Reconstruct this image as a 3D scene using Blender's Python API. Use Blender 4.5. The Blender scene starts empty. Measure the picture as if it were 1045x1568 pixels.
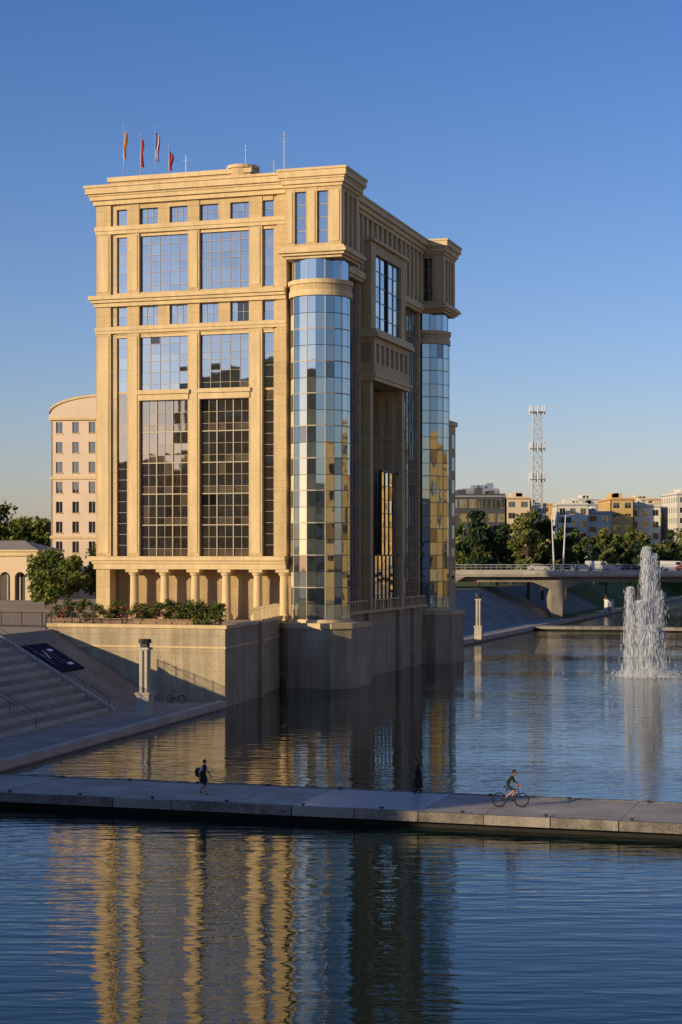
import bpy, math, random
from mathutils import Vector, Matrix, noise
random.seed(7)
R=random.Random(11)
scene=bpy.context.scene
scene.view_settings.view_transform='Standard'
try: scene.view_settings.look='None'
except Exception: pass
scene.view_settings.exposure=0
TH=math.radians(-17.49); CA,SA=math.cos(TH),math.sin(TH)
OX,OY=0.5,164.0
def L2W(x,y): return (OX+CA*x-SA*y, OY+SA*x+CA*y)

# ---------------------------------------------------------------- materials
def nt(name):
    m=bpy.data.materials.new(name); m.use_nodes=True
    n=m.node_tree.nodes; l=m.node_tree.links
    return m,n,l,n['Principled BSDF']
def mat(name,col,rough=.7,var=.12,scale=.6,bump=0.,fine=8.,metal=0.,brick=None,streak=0.):
    m,n,l,b=nt(name)
    b.inputs['Roughness'].default_value=rough; b.inputs['Metallic'].default_value=metal
    b.inputs['Specular IOR Level'].default_value=.3
    tc=n.new('ShaderNodeTexCoord')
    n1=n.new('ShaderNodeTexNoise'); n1.inputs['Scale'].default_value=scale; n1.inputs['Detail'].default_value=4
    n2=n.new('ShaderNodeTexNoise'); n2.inputs['Scale'].default_value=fine; n2.inputs['Detail'].default_value=2
    l.new(tc.outputs['Object'],n1.inputs['Vector']); l.new(tc.outputs['Object'],n2.inputs['Vector'])
    a=n.new('ShaderNodeMath'); a.operation='ADD'
    l.new(n1.outputs['Fac'],a.inputs[0]); l.new(n2.outputs['Fac'],a.inputs[1])
    mr=n.new('ShaderNodeMapRange'); mr.inputs[1].default_value=.6; mr.inputs[2].default_value=1.4
    mr.inputs[3].default_value=1-var*1.6; mr.inputs[4].default_value=1+var*1.2
    l.new(a.outputs[0],mr.inputs[0])
    mul=n.new('ShaderNodeMixRGB'); mul.blend_type='MULTIPLY'; mul.inputs[0].default_value=1
    mul.inputs[1].default_value=(*col,1); l.new(mr.outputs[0],mul.inputs[2])
    out=mul.outputs[0]
    if streak:
        mp=n.new('ShaderNodeMapping'); mp.inputs['Scale'].default_value=(1.6,1.6,.12)
        l.new(tc.outputs['Object'],mp.inputs['Vector'])
        n3=n.new('ShaderNodeTexNoise'); n3.inputs['Scale'].default_value=1.; n3.inputs['Detail'].default_value=4
        l.new(mp.outputs[0],n3.inputs['Vector'])
        r3=n.new('ShaderNodeMapRange'); r3.inputs[1].default_value=.35; r3.inputs[2].default_value=.65
        r3.inputs[3].default_value=1-streak; r3.inputs[4].default_value=1.
        l.new(n3.outputs['Fac'],r3.inputs[0])
        m3=n.new('ShaderNodeMixRGB'); m3.blend_type='MULTIPLY'; m3.inputs[0].default_value=1
        l.new(out,m3.inputs[1]); l.new(r3.outputs[0],m3.inputs[2]); out=m3.outputs[0]
    if brick:
        sx=n.new('ShaderNodeSeparateXYZ'); l.new(tc.outputs['Object'],sx.inputs[0])
        ad=n.new('ShaderNodeMath'); l.new(sx.outputs[0],ad.inputs[0]); l.new(sx.outputs[1],ad.inputs[1])
        cb=n.new('ShaderNodeCombineXYZ'); l.new(ad.outputs[0],cb.inputs[0])
        l.new(sx.outputs[1 if brick[2]=='flat' else 2],cb.inputs[1])
        if brick[2]=='flat': l.new(sx.outputs[0],cb.inputs[0])
        br=n.new('ShaderNodeTexBrick'); br.inputs['Scale'].default_value=1
        br.inputs['Brick Width'].default_value=brick[0]; br.inputs['Row Height'].default_value=brick[1]
        br.inputs['Mortar Size'].default_value=.018; br.inputs['Mortar Smooth'].default_value=.3
        br.inputs['Color1'].default_value=(1,1,1,1); br.inputs['Color2'].default_value=(.9,.9,.89,1)
        br.inputs['Mortar'].default_value=(.62,.6,.57,1); br.offset=brick[3] if len(brick)>3 else .5
        l.new(cb.outputs[0],br.inputs['Vector'])
        m4=n.new('ShaderNodeMixRGB'); m4.blend_type='MULTIPLY'; m4.inputs[0].default_value=1
        l.new(out,m4.inputs[1]); l.new(br.outputs[0],m4.inputs[2]); out=m4.outputs[0]
    l.new(out,b.inputs['Base Color'])
    if bump:
        bp=n.new('ShaderNodeBump'); bp.inputs['Distance'].default_value=bump; bp.inputs['Strength'].default_value=.8
        l.new(n2.outputs['Fac'],bp.inputs['Height']); l.new(bp.outputs[0],b.inputs['Normal'])
    return m
def glass(name,col,lo=.45,tint=(.8,.88,.92),rough=.02,ior=1.6):
    m=bpy.data.materials.new(name); m.use_nodes=True
    n=m.node_tree.nodes; l=m.node_tree.links; n.clear()
    o=n.new('ShaderNodeOutputMaterial'); mx=n.new('ShaderNodeMixShader')
    d=n.new('ShaderNodeBsdfDiffuse'); g=n.new('ShaderNodeBsdfGlossy')
    g.inputs['Roughness'].default_value=rough; g.inputs['Color'].default_value=(*tint,1)
    tc=n.new('ShaderNodeTexCoord'); nz=n.new('ShaderNodeTexNoise'); nz.inputs['Scale'].default_value=.9
    l.new(tc.outputs['Object'],nz.inputs['Vector'])
    cr=n.new('ShaderNodeMixRGB'); cr.inputs[1].default_value=(*[c*.4 for c in col],1); cr.inputs[2].default_value=(*[c*1.5 for c in col],1)
    l.new(nz.outputs['Fac'],cr.inputs[0]); l.new(cr.outputs[0],d.inputs['Color'])
    f=n.new('ShaderNodeFresnel'); f.inputs['IOR'].default_value=ior
    mr=n.new('ShaderNodeMapRange'); mr.inputs[3].default_value=lo; mr.inputs[4].default_value=1
    l.new(f.outputs[0],mr.inputs[0]); l.new(mr.outputs[0],mx.inputs[0])
    bp=n.new('ShaderNodeBump'); bp.inputs['Distance'].default_value=.006; bp.inputs['Strength'].default_value=.6
    n2=n.new('ShaderNodeTexNoise'); n2.inputs['Scale'].default_value=.6; n2.inputs['Detail'].default_value=1
    l.new(tc.outputs['Object'],n2.inputs['Vector']); l.new(n2.outputs['Fac'],bp.inputs['Height']); l.new(bp.outputs[0],g.inputs['Normal'])
    l.new(d.outputs[0],mx.inputs[1]); l.new(g.outputs[0],mx.inputs[2]); l.new(mx.outputs[0],o.inputs[0])
    return m

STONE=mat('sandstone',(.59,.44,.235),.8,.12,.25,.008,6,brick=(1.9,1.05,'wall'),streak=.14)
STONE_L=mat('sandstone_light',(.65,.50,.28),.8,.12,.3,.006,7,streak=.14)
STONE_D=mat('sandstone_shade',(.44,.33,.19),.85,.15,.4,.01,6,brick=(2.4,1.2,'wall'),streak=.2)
WALLM=mat('retaining_concrete',(.47,.385,.26),.85,.17,.3,.01,6,brick=(3.2,1.5,'wall',0.),streak=.3)
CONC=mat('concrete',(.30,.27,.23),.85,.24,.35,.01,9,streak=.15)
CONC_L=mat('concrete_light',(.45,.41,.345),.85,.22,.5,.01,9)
DECK=mat('deck_concrete',(.37,.335,.285),.75,.3,.5,.008,12)
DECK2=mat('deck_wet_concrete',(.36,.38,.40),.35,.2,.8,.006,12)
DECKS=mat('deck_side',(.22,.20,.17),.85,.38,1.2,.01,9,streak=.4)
DARK=mat('underside_shadow',(.02,.02,.02),.9,.2)  # near-black colour holds the shadow of the gap under the causeway decks
GROUND=mat('ground_paving',(.36,.29,.20),.9,.2,.05,.0,3)
PLAZA=mat('plaza_paving',(.42,.33,.22),.85,.15,.2,0,4,brick=(1.2,1.2,'flat'))
GRASS=mat('grass',(.10,.14,.03),.95,.35,.3,.03,6)
SLOPE=mat('embankment_concrete',(.29,.265,.225),.85,.3,.25,.01,7,brick=(2.,2.,'flat',0.),streak=.2)
METAL=mat('mullion_metal',(.34,.30,.23),.45,.05,2,metal=.1)
METALD=mat('dark_metal',(.03,.032,.035),.5,.1,2,metal=.3)
STEEL=mat('galvanised_steel',(.45,.46,.47),.5,.1,2,metal=.4)
GL=glass('window_glass',(.028,.028,.026),.36,(.66,.80,.92))
GLB=glass('window_glass_blind',(.14,.115,.08),.30,(.60,.78,.95))
GLW=glass('window_glass_lower',(.032,.025,.018),.25,(.72,.72,.70))
GLWB=glass('window_glass_lower_blind',(.11,.082,.052),.2,(.72,.72,.70))
GLO=glass('window_open_dark',(.006,.006,.006),.03)
GLT=glass('tower_glass',(.025,.032,.034),.52,(.68,.77,.80))
GLT2=glass('tower_spandrel_glass',(.10,.115,.105),.50,(.72,.79,.78))
GLT3=glass('tower_glass_dark',(.014,.015,.015),.26,(.6,.62,.65))
GLP=glass('tower_panel_pale',(.66,.55,.34),.10)
GLD=glass('shade_glass',(.018,.022,.024),.28,(.55,.62,.70))
GLS=glass('river_front_glass',(.04,.035,.028),.66,(.90,.88,.82))
GLG=glass('door_glass',(.012,.011,.01),.06)

# ---------------------------------------------------------------- mesh builder
class MB:
    def __init__(s): s.v=[]; s.f=[]; s.m=[]; s.mats=[]
    def mi(s,m):
        if m not in s.mats: s.mats.append(m)
        return s.mats.index(m)
    def quad(s,pts,m):
        i=len(s.v); s.v+= [tuple(p) for p in pts]; s.f.append(tuple(range(i,i+len(pts)))); s.m.append(s.mi(m))
    def hexa(s,c,m):
        i=len(s.v); s.v+=[tuple(p) for p in c]; k=s.mi(m)
        for f in ((0,3,2,1),(4,5,6,7),(0,1,5,4),(1,2,6,5),(2,3,7,6),(3,0,4,7)):
            s.f.append(tuple(i+j for j in f)); s.m.append(k)
    def box(s,x0,x1,y0,y1,z0,z1,m):
        s.hexa([(x0,y0,z0),(x1,y0,z0),(x1,y1,z0),(x0,y1,z0),(x0,y0,z1),(x1,y0,z1),(x1,y1,z1),(x0,y1,z1)],m)
    def prism(s,poly,z0,z1,m,mt=None):
        n=len(poly); i=len(s.v); k=s.mi(m); kt=s.mi(mt or m)
        s.v+=[(p[0],p[1],z0) for p in poly]+[(p[0],p[1],z1) for p in poly]
        for j in range(n):
            a=(j+1)%n; s.f.append((i+j,i+a,i+n+a,i+n+j)); s.m.append(k)
        s.f.append(tuple(i+n+j for j in range(n))); s.m.append(kt)
        s.f.append(tuple(i+n-1-j for j in range(n))); s.m.append(k)
    def frus(s,cx,cy,z0,z1,r0,r1,m,n=16):
        i=len(s.v); k=s.mi(m)
        for z,r in ((z0,r0),(z1,r1)):
            for j in range(n):
                a=2*math.pi*j/n; s.v.append((cx+r*math.cos(a),cy+r*math.sin(a),z))
        for j in range(n):
            a=(j+1)%n; s.f.append((i+j,i+a,i+n+a,i+n+j)); s.m.append(k)
        s.f.append(tuple(i+n+j for j in range(n))); s.m.append(k)
        s.f.append(tuple(i+n-1-j for j in range(n))); s.m.append(k)
    def tube(s,p,q,r,m,n=6,r2=None):
        p=Vector(p);q=Vector(q); d=(q-p)
        if d.length<1e-6: return
        d.normalize(); u=d.orthogonal().normalized(); w=d.cross(u); r2=r if r2 is None else r2
        i=len(s.v); k=s.mi(m)
        for c,rr in ((p,r),(q,r2)):
            for j in range(n):
                a=2*math.pi*j/n; s.v.append(tuple(c+u*rr*math.cos(a)+w*rr*math.sin(a)))
        for j in range(n):
            a=(j+1)%n; s.f.append((i+j,i+a,i+n+a,i+n+j)); s.m.append(k)
        s.f.append(tuple(i+n+j for j in range(n))); s.m.append(k)
        s.f.append(tuple(i+n-1-j for j in range(n))); s.m.append(k)
    def ell(s,c,r,m,nu=12,nv=8,fn=None):
        i=len(s.v); k=s.mi(m)
        for a in range(nv+1):
            t=math.pi*a/nv
            for b in range(nu):
                p=2*math.pi*b/nu
                q=Vector((math.sin(t)*math.cos(p),math.sin(t)*math.sin(p),math.cos(t)))
                if fn: q=fn(q)
                s.v.append((c[0]+r[0]*q[0],c[1]+r[1]*q[1],c[2]+r[2]*q[2]))
        for a in range(nv):
            for b in range(nu):
                b2=(b+1)%nu; s.f.append((i+a*nu+b,i+(a+1)*nu+b,i+(a+1)*nu+b2,i+a*nu+b2)); s.m.append(k)
    def torus(s,c,Rr,r,m,n=28,k2=6,ax='y'):
        i=len(s.v); k=s.mi(m)
        for a in range(n):
            t=2*math.pi*a/n
            for b in range(k2):
                p=2*math.pi*b/k2; rr=Rr+r*math.cos(p)
                s.v.append((c[0]+rr*math.cos(t),c[1]+r*math.sin(p),c[2]+rr*math.sin(t)))
        for a in range(n):
            for b in range(k2):
                a2=(a+1)%n;b2=(b+1)%k2
                s.f.append((i+a*k2+b,i+a*k2+b2,i+a2*k2+b2,i+a2*k2+b)); s.m.append(k)
    def obj(s,name,parent=None,loc=None,rotz=0,smooth=False):
        me=bpy.data.meshes.new(name); me.from_pydata(s.v,[],s.f)
        for m in s.mats: me.materials.append(m)
        me.polygons.foreach_set('material_index',s.m)
        if smooth: me.polygons.foreach_set('use_smooth',[True]*len(s.f))
        me.update(); o=bpy.data.objects.new(name,me); scene.collection.objects.link(o)
        if parent: o.parent=parent
        if loc: o.location=loc
        o.rotation_euler[2]=rotz
        return o
def empty(name,loc=(0,0,0),rotz=0):
    e=bpy.data.objects.new(name,None); scene.collection.objects.link(e); e.location=loc; e.rotation_euler[2]=rotz
    e.empty_display_size=.5
    return e
LOC=(OX,OY,0)

def pane(mb,p,q,z0,z1,m,amp=.004):
    """one glass pane between plan points p,q, each pane with its own slight out-of-plumb tilt"""
    p=Vector((p[0],p[1],0));q=Vector((q[0],q[1],0)); d=(q-p); w=d.length; d.normalize(); nrm=Vector((d.y,-d.x,0))
    a=R.uniform(-amp,amp)*w/2; b=R.uniform(-amp,amp)*(z1-z0)/2
    pts=[p-nrm*(a+b),q+nrm*(a-b),q+nrm*(a+b),p-nrm*(a-b)]
    zz=[z0,z0,z1,z1]
    mb.quad([(t.x,t.y,z) for t,z in zip(pts,zz)],m)
def bar_h(mb,p,q,z,h,proj,m):
    p=Vector((p[0],p[1]));q=Vector((q[0],q[1])); d=(q-p).normalized(); n=Vector((d.y,-d.x))
    a=p+n*proj;b=q+n*proj;a2=p-n*.03;b2=q-n*.03
    mb.hexa([(a.x,a.y,z-h/2),(b.x,b.y,z-h/2),(b2.x,b2.y,z-h/2),(a2.x,a2.y,z-h/2),(a.x,a.y,z+h/2),(b.x,b.y,z+h/2),(b2.x,b2.y,z+h/2),(a2.x,a2.y,z+h/2)],m)

# ================================================================ MAIN BUILDING
bld=empty('government_office_building',LOC,TH)
st=MB(); gl=MB(); mu=MB(); tr=MB()
YF=2.5
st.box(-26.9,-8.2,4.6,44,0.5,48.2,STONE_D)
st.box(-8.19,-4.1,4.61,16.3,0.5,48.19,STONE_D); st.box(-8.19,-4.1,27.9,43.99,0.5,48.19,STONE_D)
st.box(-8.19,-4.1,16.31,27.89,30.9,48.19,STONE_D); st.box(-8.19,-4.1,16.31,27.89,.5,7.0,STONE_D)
st.box(-27.2,-26.95,3.8,44,6.3,48.2,STONE)
piers=[(-27.2,-25.6,0),(-25.58,-25.02,.22),(-23.83,-22.5,.05),(-17.27,-16.03,.05),(-10.8,-9.42,.05),(-8.28,-7.9,.22),(-7.88,-6.9,0)]
for a,b,o in piers:
    st.box(a,b,YF+o,4.58,12.6,47.9,STONE)
for a,b,o in piers:
    if b-a>1.1:
        for z0,z1 in ((12.9,34.6),(39.2,44.8)):
            tr.box(a+.22,b-.22,YF+o-.06,YF+o-.003,z0,z1,STONE_L)
wins=[(-25.0,-23.85,'n'),(-22.48,-17.29,'w'),(-16.01,-10.82,'w'),(-9.4,-8.3,'n')]
for a,b,t in wins:
    for z0,z1,o in ((47.4,47.9,.1),(44.9,45.8,.1),(37.6,39.0,.1),(34.8,35.7,.1)):
        st.box(a-.01,b+.01,YF+o+.02,4.56,z0,z1,STONE)
    if t=='w':
        st.box(a-.008,b+.008,YF+.1,4.5,28.1,29.2,STONE)
        tr.box(a-.25,b+.25,YF-.22,YF+.09,28.75,29.15,STONE_L)
        tr.box(a-.12,b+.12,YF-.08,YF+.09,28.15,28.7,STONE_L)
        c=(a+b)/2
        for z0,z1 in ((45.8,47.4),(35.7,37.6)):
            st.box(c-.62,c+.62,YF+.14,4.5,z0,z1,STONE)
    for z in (44.62,34.5):
        tr.box(a-.006,b+.006,YF+.2,2.9,z,z+.28,STONE_L)
GY=2.98
def fac_glass(a,b,z0,z1,nx,zs,blindp=.1,open_=None,low=False):
    xs=[a+(b-a)*i/nx for i in range(nx+1)]
    for j in range(len(zs)-1):
        for i in range(nx):
            m=GLW if low else GL
            r=R.random()
            if r<blindp: m=GLWB if low else GLB
            if low and zs[j+1]-zs[j]<.9 and R.random()<.75: m=GLWB
            if open_ and (i,j) in open_: m=GLO
            pane(gl,(xs[i],GY),(xs[i+1],GY),zs[j],zs[j+1],m,.007)
    for i in range(1,nx):
        mu.box(xs[i]-.02,xs[i]+.02,GY-.06,GY+.05,z0,z1,METAL)
    for j,z in enumerate(zs[1:-1]):
        t=.034
        mu.box(a,b,GY-.08,GY+.04,z-t/2,z+t/2,METAL)
def lin(z0,z1,n): return [z0+(z1-z0)*i/n for i in range(n+1)]
for k,(a,b,t) in enumerate(wins):
    if t=='w':
        for z0,z1,row in ((45.8,47.4,0),(35.7,37.6,1)):
            c=(a+b)/2
            fac_glass(a,c-.62,z0,z1,3,lin(z0,z1,2),.03)
            fac_glass(c+.62,b,z0,z1,3,lin(z0,z1,2),.03,open_=({(1,1),(1,0),(2,1),(2,0)} if (row==1 and k==2) else None))
        fac_glass(a,b,39.0,44.9,5,[39.0,39.7,41.0,42.1,42.7,43.8,44.9],.03)
        fac_glass(a,b,29.2,34.8,5,[29.2,29.8,31.0,32.1,32.8,33.8,34.8],.03,open_=({(1,5)} if k==1 else None))
        zs=[]
        z=12.6
        for fl in range(5):
            zs+= [z,z+.75,z+1.9]
            z+=3.1
        zs.append(28.1)
        fac_glass(a,b,12.6,28.1,6,zs,.04,open_=({(0,5),(0,14),(1,5)} if k==2 else None),low=True)
        for q in (1/3,2/3): 
            x=a+(b-a)*q; mu.box(x-.05,x+.05,GY-.12,GY-.02,12.6,28.1,METAL)
        for fl in range(1,5):
            zz=12.6+3.1*fl
            mu.box(a+.003,b-.003,GY-.13,GY-.03,zz-.06,zz+.04,METAL)
    else:
        for z0,z1,n in ((45.8,47.4,2),(39.0,44.9,6),(35.7,37.6,2)):
            fac_glass(a,b,z0,z1,1,lin(z0,z1,n),.05)
        fac_glass(a,b,29,34.8,1,lin(29,34.8,5),.05); fac_glass(a,b,12.6,29,1,lin(12.6,29,15),.05,low=True)
        st.box(a,b,2.9,3.5,28.9,29.1,STONE)
XL,XR=-27.2,-6.9
def band(z0,z1,p,m=STONE_L,xr=XR):
    tr.box(XL-p,xr,YF-p,YF+.3 if p<.2 else YF+1.2,z0,z1,m)
band(47.9,48.35,.25); band(48.35,48.75,.5); band(48.75,48.95,.62); band(48.95,49.55,.85); band(49.55,49.8,.98)
tr.box(XL-.15,XR,YF-.15,YF+.02,45.3,45.72,STONE_L)
tr.box(XL-.08,XR,YF-.08,YF+.02,44.95,45.27,STONE_L)
band(38.35,38.75,.62); band(38.05,38.33,.42); band(37.65,38.02,.2)
tr.box(XL-.12,XR,YF-.12,YF+.02,35.25,35.62,STONE_L)
tr.box(XL-.06,XR,YF-.06,YF+.02,34.95,35.22,STONE_L)
band(12.15,12.58,.55); band(11.85,12.13,.35); band(11.3,11.83,.2)
for z0,z1,p in ((47.9,48.35,.25),(48.35,48.75,.5),(48.75,48.95,.62),(48.95,49.55,.85),(49.55,49.8,.98),(38.35,38.75,.62),(12.15,12.58,.55)):
    tr.box(XL-p,XL-.003,YF+1.21,44.5,z0,z1,STONE_L)
st.box(-26.4,-11.2,4.0,40,49.0,50.55,STONE); tr.box(-26.6,-11.0,3.8,40.2,50.55,51.0,STONE_L)
st.box(-26.9,-3.2,4.58,44,48.25,49.3,STONE_D)
st.frus(-12.4,5.2,49.3,51.1,1.5,1.5,STONE,20); tr.frus(-12.4,5.2,51.1,51.4,1.65,1.65,STONE_L,20)
st.box(-20,-8,10,20,49.3,51.2,STONE_D)
for x in (-23.25,-19.95,-16.65,-13.35,-10.05,-7.3):
    r=.46
    tr.frus(x,YF+.55,6.3,6.75,.66,.66,STONE_L,20); tr.frus(x,YF+.55,6.75,6.95,.58,.5,STONE_L,20)
    tr.frus(x,YF+.55,6.95,10.7,r,r*.88,STONE_L,20); tr.frus(x,YF+.55,10.7,11.0,.5,.62,STONE_L,20)
    tr.box(x-.68,x+.68,YF-.13,YF+1.23,11.0,11.29,STONE_L)
st.box(-27.2,-25.7,YF,4.0,6.3,11.29,STONE)
st.box(-27.0,-4.2,5.4,5.6,6.3,11.3,STONE_D)
xs=[-26.4,-23.25,-19.95,-16.65,-13.35,-10.05,-7.3]
for i in range(6):
    a,b=xs[i]+.25,xs[i+1]-.75
    if i==0: a=-25.6
    for j in range(2):
        xa=a+(b-a)*j/2; xb=a+(b-a)*(j+1)/2
        for za,zb in ((6.35,8.6),(8.6,10.9)):
            pane(gl,(xa,5.3),(xb,5.3),za,zb,GLG,.006)
    for j in range(3):
        xa=a+(b-a)*j/2; mu.box(xa-.06,xa+.06,5.15,5.33,6.3,10.9,METALD)
    mu.box(a-.05,b+.05,5.16,5.34,8.55,8.68,METAL); mu.box(a-.05,b+.05,5.16,5.34,10.9,11.05,METAL)
    for zz in (7.1,9.3,10.1): mu.box(a,b,5.2,5.29,zz,zz+.05,METAL)
tr.box(-27,-6.9,3.8,5.4,11.31,11.5,STONE_L)

def tower(y0,rear=False):
    cx,cy=-3.6,y0+3.2
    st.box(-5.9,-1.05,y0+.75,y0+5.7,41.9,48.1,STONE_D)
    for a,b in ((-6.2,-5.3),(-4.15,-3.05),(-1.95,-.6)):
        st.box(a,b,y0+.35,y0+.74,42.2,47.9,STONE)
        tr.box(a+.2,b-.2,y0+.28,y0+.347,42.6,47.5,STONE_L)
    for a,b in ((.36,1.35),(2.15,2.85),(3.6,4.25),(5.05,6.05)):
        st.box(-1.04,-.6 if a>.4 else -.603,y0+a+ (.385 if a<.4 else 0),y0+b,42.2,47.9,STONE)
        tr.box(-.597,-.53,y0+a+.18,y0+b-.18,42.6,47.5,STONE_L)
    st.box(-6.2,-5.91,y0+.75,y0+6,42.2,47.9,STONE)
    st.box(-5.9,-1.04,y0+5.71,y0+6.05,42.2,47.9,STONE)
    for a,b in ((-5.28,-4.17),(-3.03,-1.97)):
        for z in lin(42.5,47.5,4)[:-1]: pane(gl,(a,y0+.7),(b,y0+.7),z,z+1.25,GL,.005)
        for z in lin(42.5,47.5,4)[1:-1]: mu.box(a,b,y0+.62,y0+.69,z-.03,z+.03,METAL)
        st.box(a,b,y0+.38,y0+.73,47.5,47.9,STONE); st.box(a,b,y0+.38,y0+.73,42.2,42.5,STONE)
    for a,b in ((1.36,2.14),(2.86,3.59),(4.26,5.04)):
        for z in lin(42.5,47.5,4)[:-1]: pane(gl,(-.95,y0+a),(-.95,y0+b),z,z+1.25,GLD,.005)
        st.box(-1.03,-.63,y0+a,y0+b,47.5,47.9,STONE); st.box(-1.03,-.63,y0+a,y0+b,42.2,42.5,STONE)
    for z0,z1,p in ((47.9,48.2,.15),(48.2,48.6,.35),(48.6,48.8,.45),(48.8,49.4,.62),(49.4,49.62,.72)):
        tr.box(-6.2-p,-.6+p,y0+.35-p,y0+6.05+p,z0,z1,STONE_L)
    for z0,z1,p in ((41.95,42.2,.35),(41.6,41.95,.6),(41.35,41.6,.35),(41.1,41.35,.05)):
        tr.box(-6.2-p,-.6+p,y0+.35-p,y0+6.05+p,z0,z1,STONE_L)
    N=20; r=2.9
    def ringpts(rr): return [(cx+rr*math.cos(2*math.pi*(i+.5)/N),cy+rr*math.sin(2*math.pi*(i+.5)/N)) for i in range(N)]
    P=ringpts(r)
    ang=lambda i: math.degrees(2*math.pi*(i+1)/N)%360
    nf=10; z0=6.5; fh=(37.5-z0)/nf
    for f in range(nf):
        za=z0+f*fh
        for i in range(N):
            j=(i+1)%N; a=ang(i)
            if 30<a<160: continue
            left = 175<a<226
            pale = left and R.random()<.85
            m1=GLP if pale else GLT2
            m2=GLT3 if (left or R.random()<(.18 if f<6 else .04)) else GLT
            pane(gl,P[i],P[j],za,za+1.5,m1,.007)
            pane(gl,P[i],P[j],za+1.5,za+fh,m2,.007)
            bar_h(mu,P[i],P[j],za,.10,.05,METAL); bar_h(mu,P[i],P[j],za+1.5,.05,.04,METALD)
    for i in range(N):
        a=math.degrees(2*math.pi*(i+.5)/N)%360
        if 35<a<165: continue
        if i%2==0: mu.tube((P[i][0],P[i][1],z0),(P[i][0],P[i][1],37.6),.055,METAL,6)
        else: mu.tube((P[i][0],P[i][1],z0),(P[i][0],P[i][1],37.6),.018,METALD,5)
    P2=ringpts(2.75)
    for i in range(N):
        j=(i+1)%N
        if 35<ang(i)<165: continue
        pane(gl,P2[i],P2[j],39.1,41.1,GLT,.004)
        if i%2==0: mu.tube((P2[i][0],P2[i][1],39.1),(P2[i][0],P2[i][1],41.1),.05,METAL,6)
    tr.frus(cx,cy,37.55,38.1,3.08,3.08,STONE_L,48); tr.frus(cx,cy,38.1,38.7,3.0,3.0,STONE,48); tr.frus(cx,cy,38.7,39.1,3.14,3.18,STONE_L,48)
    st.box(-6.6,-3.9,y0+3.3,y0+6.3,6.2,41.1,STONE)
    tr.frus(cx,cy,6.2,6.5,3.15,3.05,STONE_L,48)
    base=[(-7.2,y0+6.8),(-7.2,y0+.9),(-5.7,y0-.5),(-1.3,y0-.7),(.3,y0+.7),(.3,y0+6.8)]
    st.prism(base[::1],-1,5.7,WALLM)
    b2=[(cx+(p[0]-cx)*1.03,cy+(p[1]-cy)*1.03) for p in base]
    st.prism(b2,5.7,6.22,STONE_L)
    b3=[(cx+(p[0]-cx)*1.025,cy+(p[1]-cy)*1.025) for p in base]
    st.prism(b3,-1,.9,WALLM)
tower(0); tower(39.7,True)

SX=-3.0
st.box(-8,SX+.25,6.9,39.2,-1,6.6,WALLM)
for y in (9,15.9,27.9,34): st.box(SX+.2,SX+.65,y-.6,y+.6,-1,6.7,WALLM)
tr.box(-8,SX+.75,6.9,39.2,6.7,7.0,STONE_L)
for y in [7.2+1.0*i for i in range(33)]: tr.box(SX+.35,SX+.5,y,y+.12,7.0,7.9,STONE_L)
tr.box(SX+.3,SX+.55,6.95,39.1,7.9,8.05,STONE_L)
def sidegrid(y0,y1,z0,z1,x,ny,dz,mats,mull=METAL,amp=.006):
    ys=lin(y0,y1,ny); n=max(1,round((z1-z0)/dz)); zs=lin(z0,z1,n)
    for j in range(n):
        for i in range(ny):
            pane(gl,(x,ys[i]),(x,ys[i+1]),zs[j],zs[j+1],R.choice(mats),amp)
    for y in ys[1:-1]: mu.box(x-.03,x+.09,y-.04,y+.04,z0,z1,mull)
    for z in zs[1:-1]: mu.box(x-.03,x+.07,y0,y1,z-.03,z+.03,mull)
for (ya,yb) in ((6.9,15.4),(28.8,39.2)):
    sidegrid(ya,yb,7.0,40.9,-3.5,8,1.55,[GLS,GLT,GLS,GLT2])
    st.box(-3.9,SX-.35,ya,yb,40.9,48.2,STONE_D)
    n=6; w=(yb-ya)/n
    for i in range(n):
        st.box(SX-.34,SX+.1,ya+i*w+w*.52,ya+(i+1)*w,41.9,47.9,STONE)
        tr.box(SX+.103,SX+.17,ya+i*w+w*.6,ya+(i+1)*w-w*.08,42.3,47.4,STONE_L)
        for z in lin(42.3,47.5,4)[:-1]: pane(gl,(SX-.3,ya+i*w),(SX-.3,ya+i*w+w*.52),z,z+1.3,GLT)
    tr.box(-3.9,SX+.35,ya,yb,41.2,41.9,STONE_L); tr.box(-3.9,SX+.15,ya,yb,40.9,41.2,STONE_L)
    for y in (ya+.2,yb-.5): st.box(-3.9,SX-.15,y-.2,y+.4,7.0,40.9,STONE)
for z0,z1,p in ((47.9,48.3,.2),(48.3,48.8,.45),(48.8,49.35,.7),(49.35,49.55,.8)):
    tr.box(-4.2,SX+p,6.8,39.4,z0,z1,STONE_L)
st.box(-4.0,SX-.3,15.42,28.78,45.6,47.9,STONE_D)
for i in range(7):
    y=15.5+i*13.2/7; st.box(SX-.29,SX+.12,y+.9,y+1.7,45.6,47.9,STONE)
    pane(gl,(SX-.25,y),(SX-.25,y+.9),46,47.6,GLT)
F=-2.1
st.box(-4.0,F,15.45,17.1,36.2,45.3,STONE); st.box(-4.0,F,27.1,28.75,36.2,45.3,STONE)
st.box(-4.0,F-.01,17.1,27.1,44.2,45.3,STONE)
tr.box(-4.0,F+.35,15.2,29.0,45.3,45.62,STONE_L)
sidegrid(17.1,27.1,36.2,44.2,-2.4,4,1.6,[GLS,GLT,GLS])
mu.box(-2.45,-2.2,21.9,22.3,36.2,44.2,METALD)
B=-1.7
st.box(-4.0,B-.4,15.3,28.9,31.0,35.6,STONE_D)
st.box(-4.0,B,15.2,29.0,31.6,32.7,STONE); st.box(-4.0,B-.003,15.2,29.0,34.7,35.3,STONE)
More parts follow.
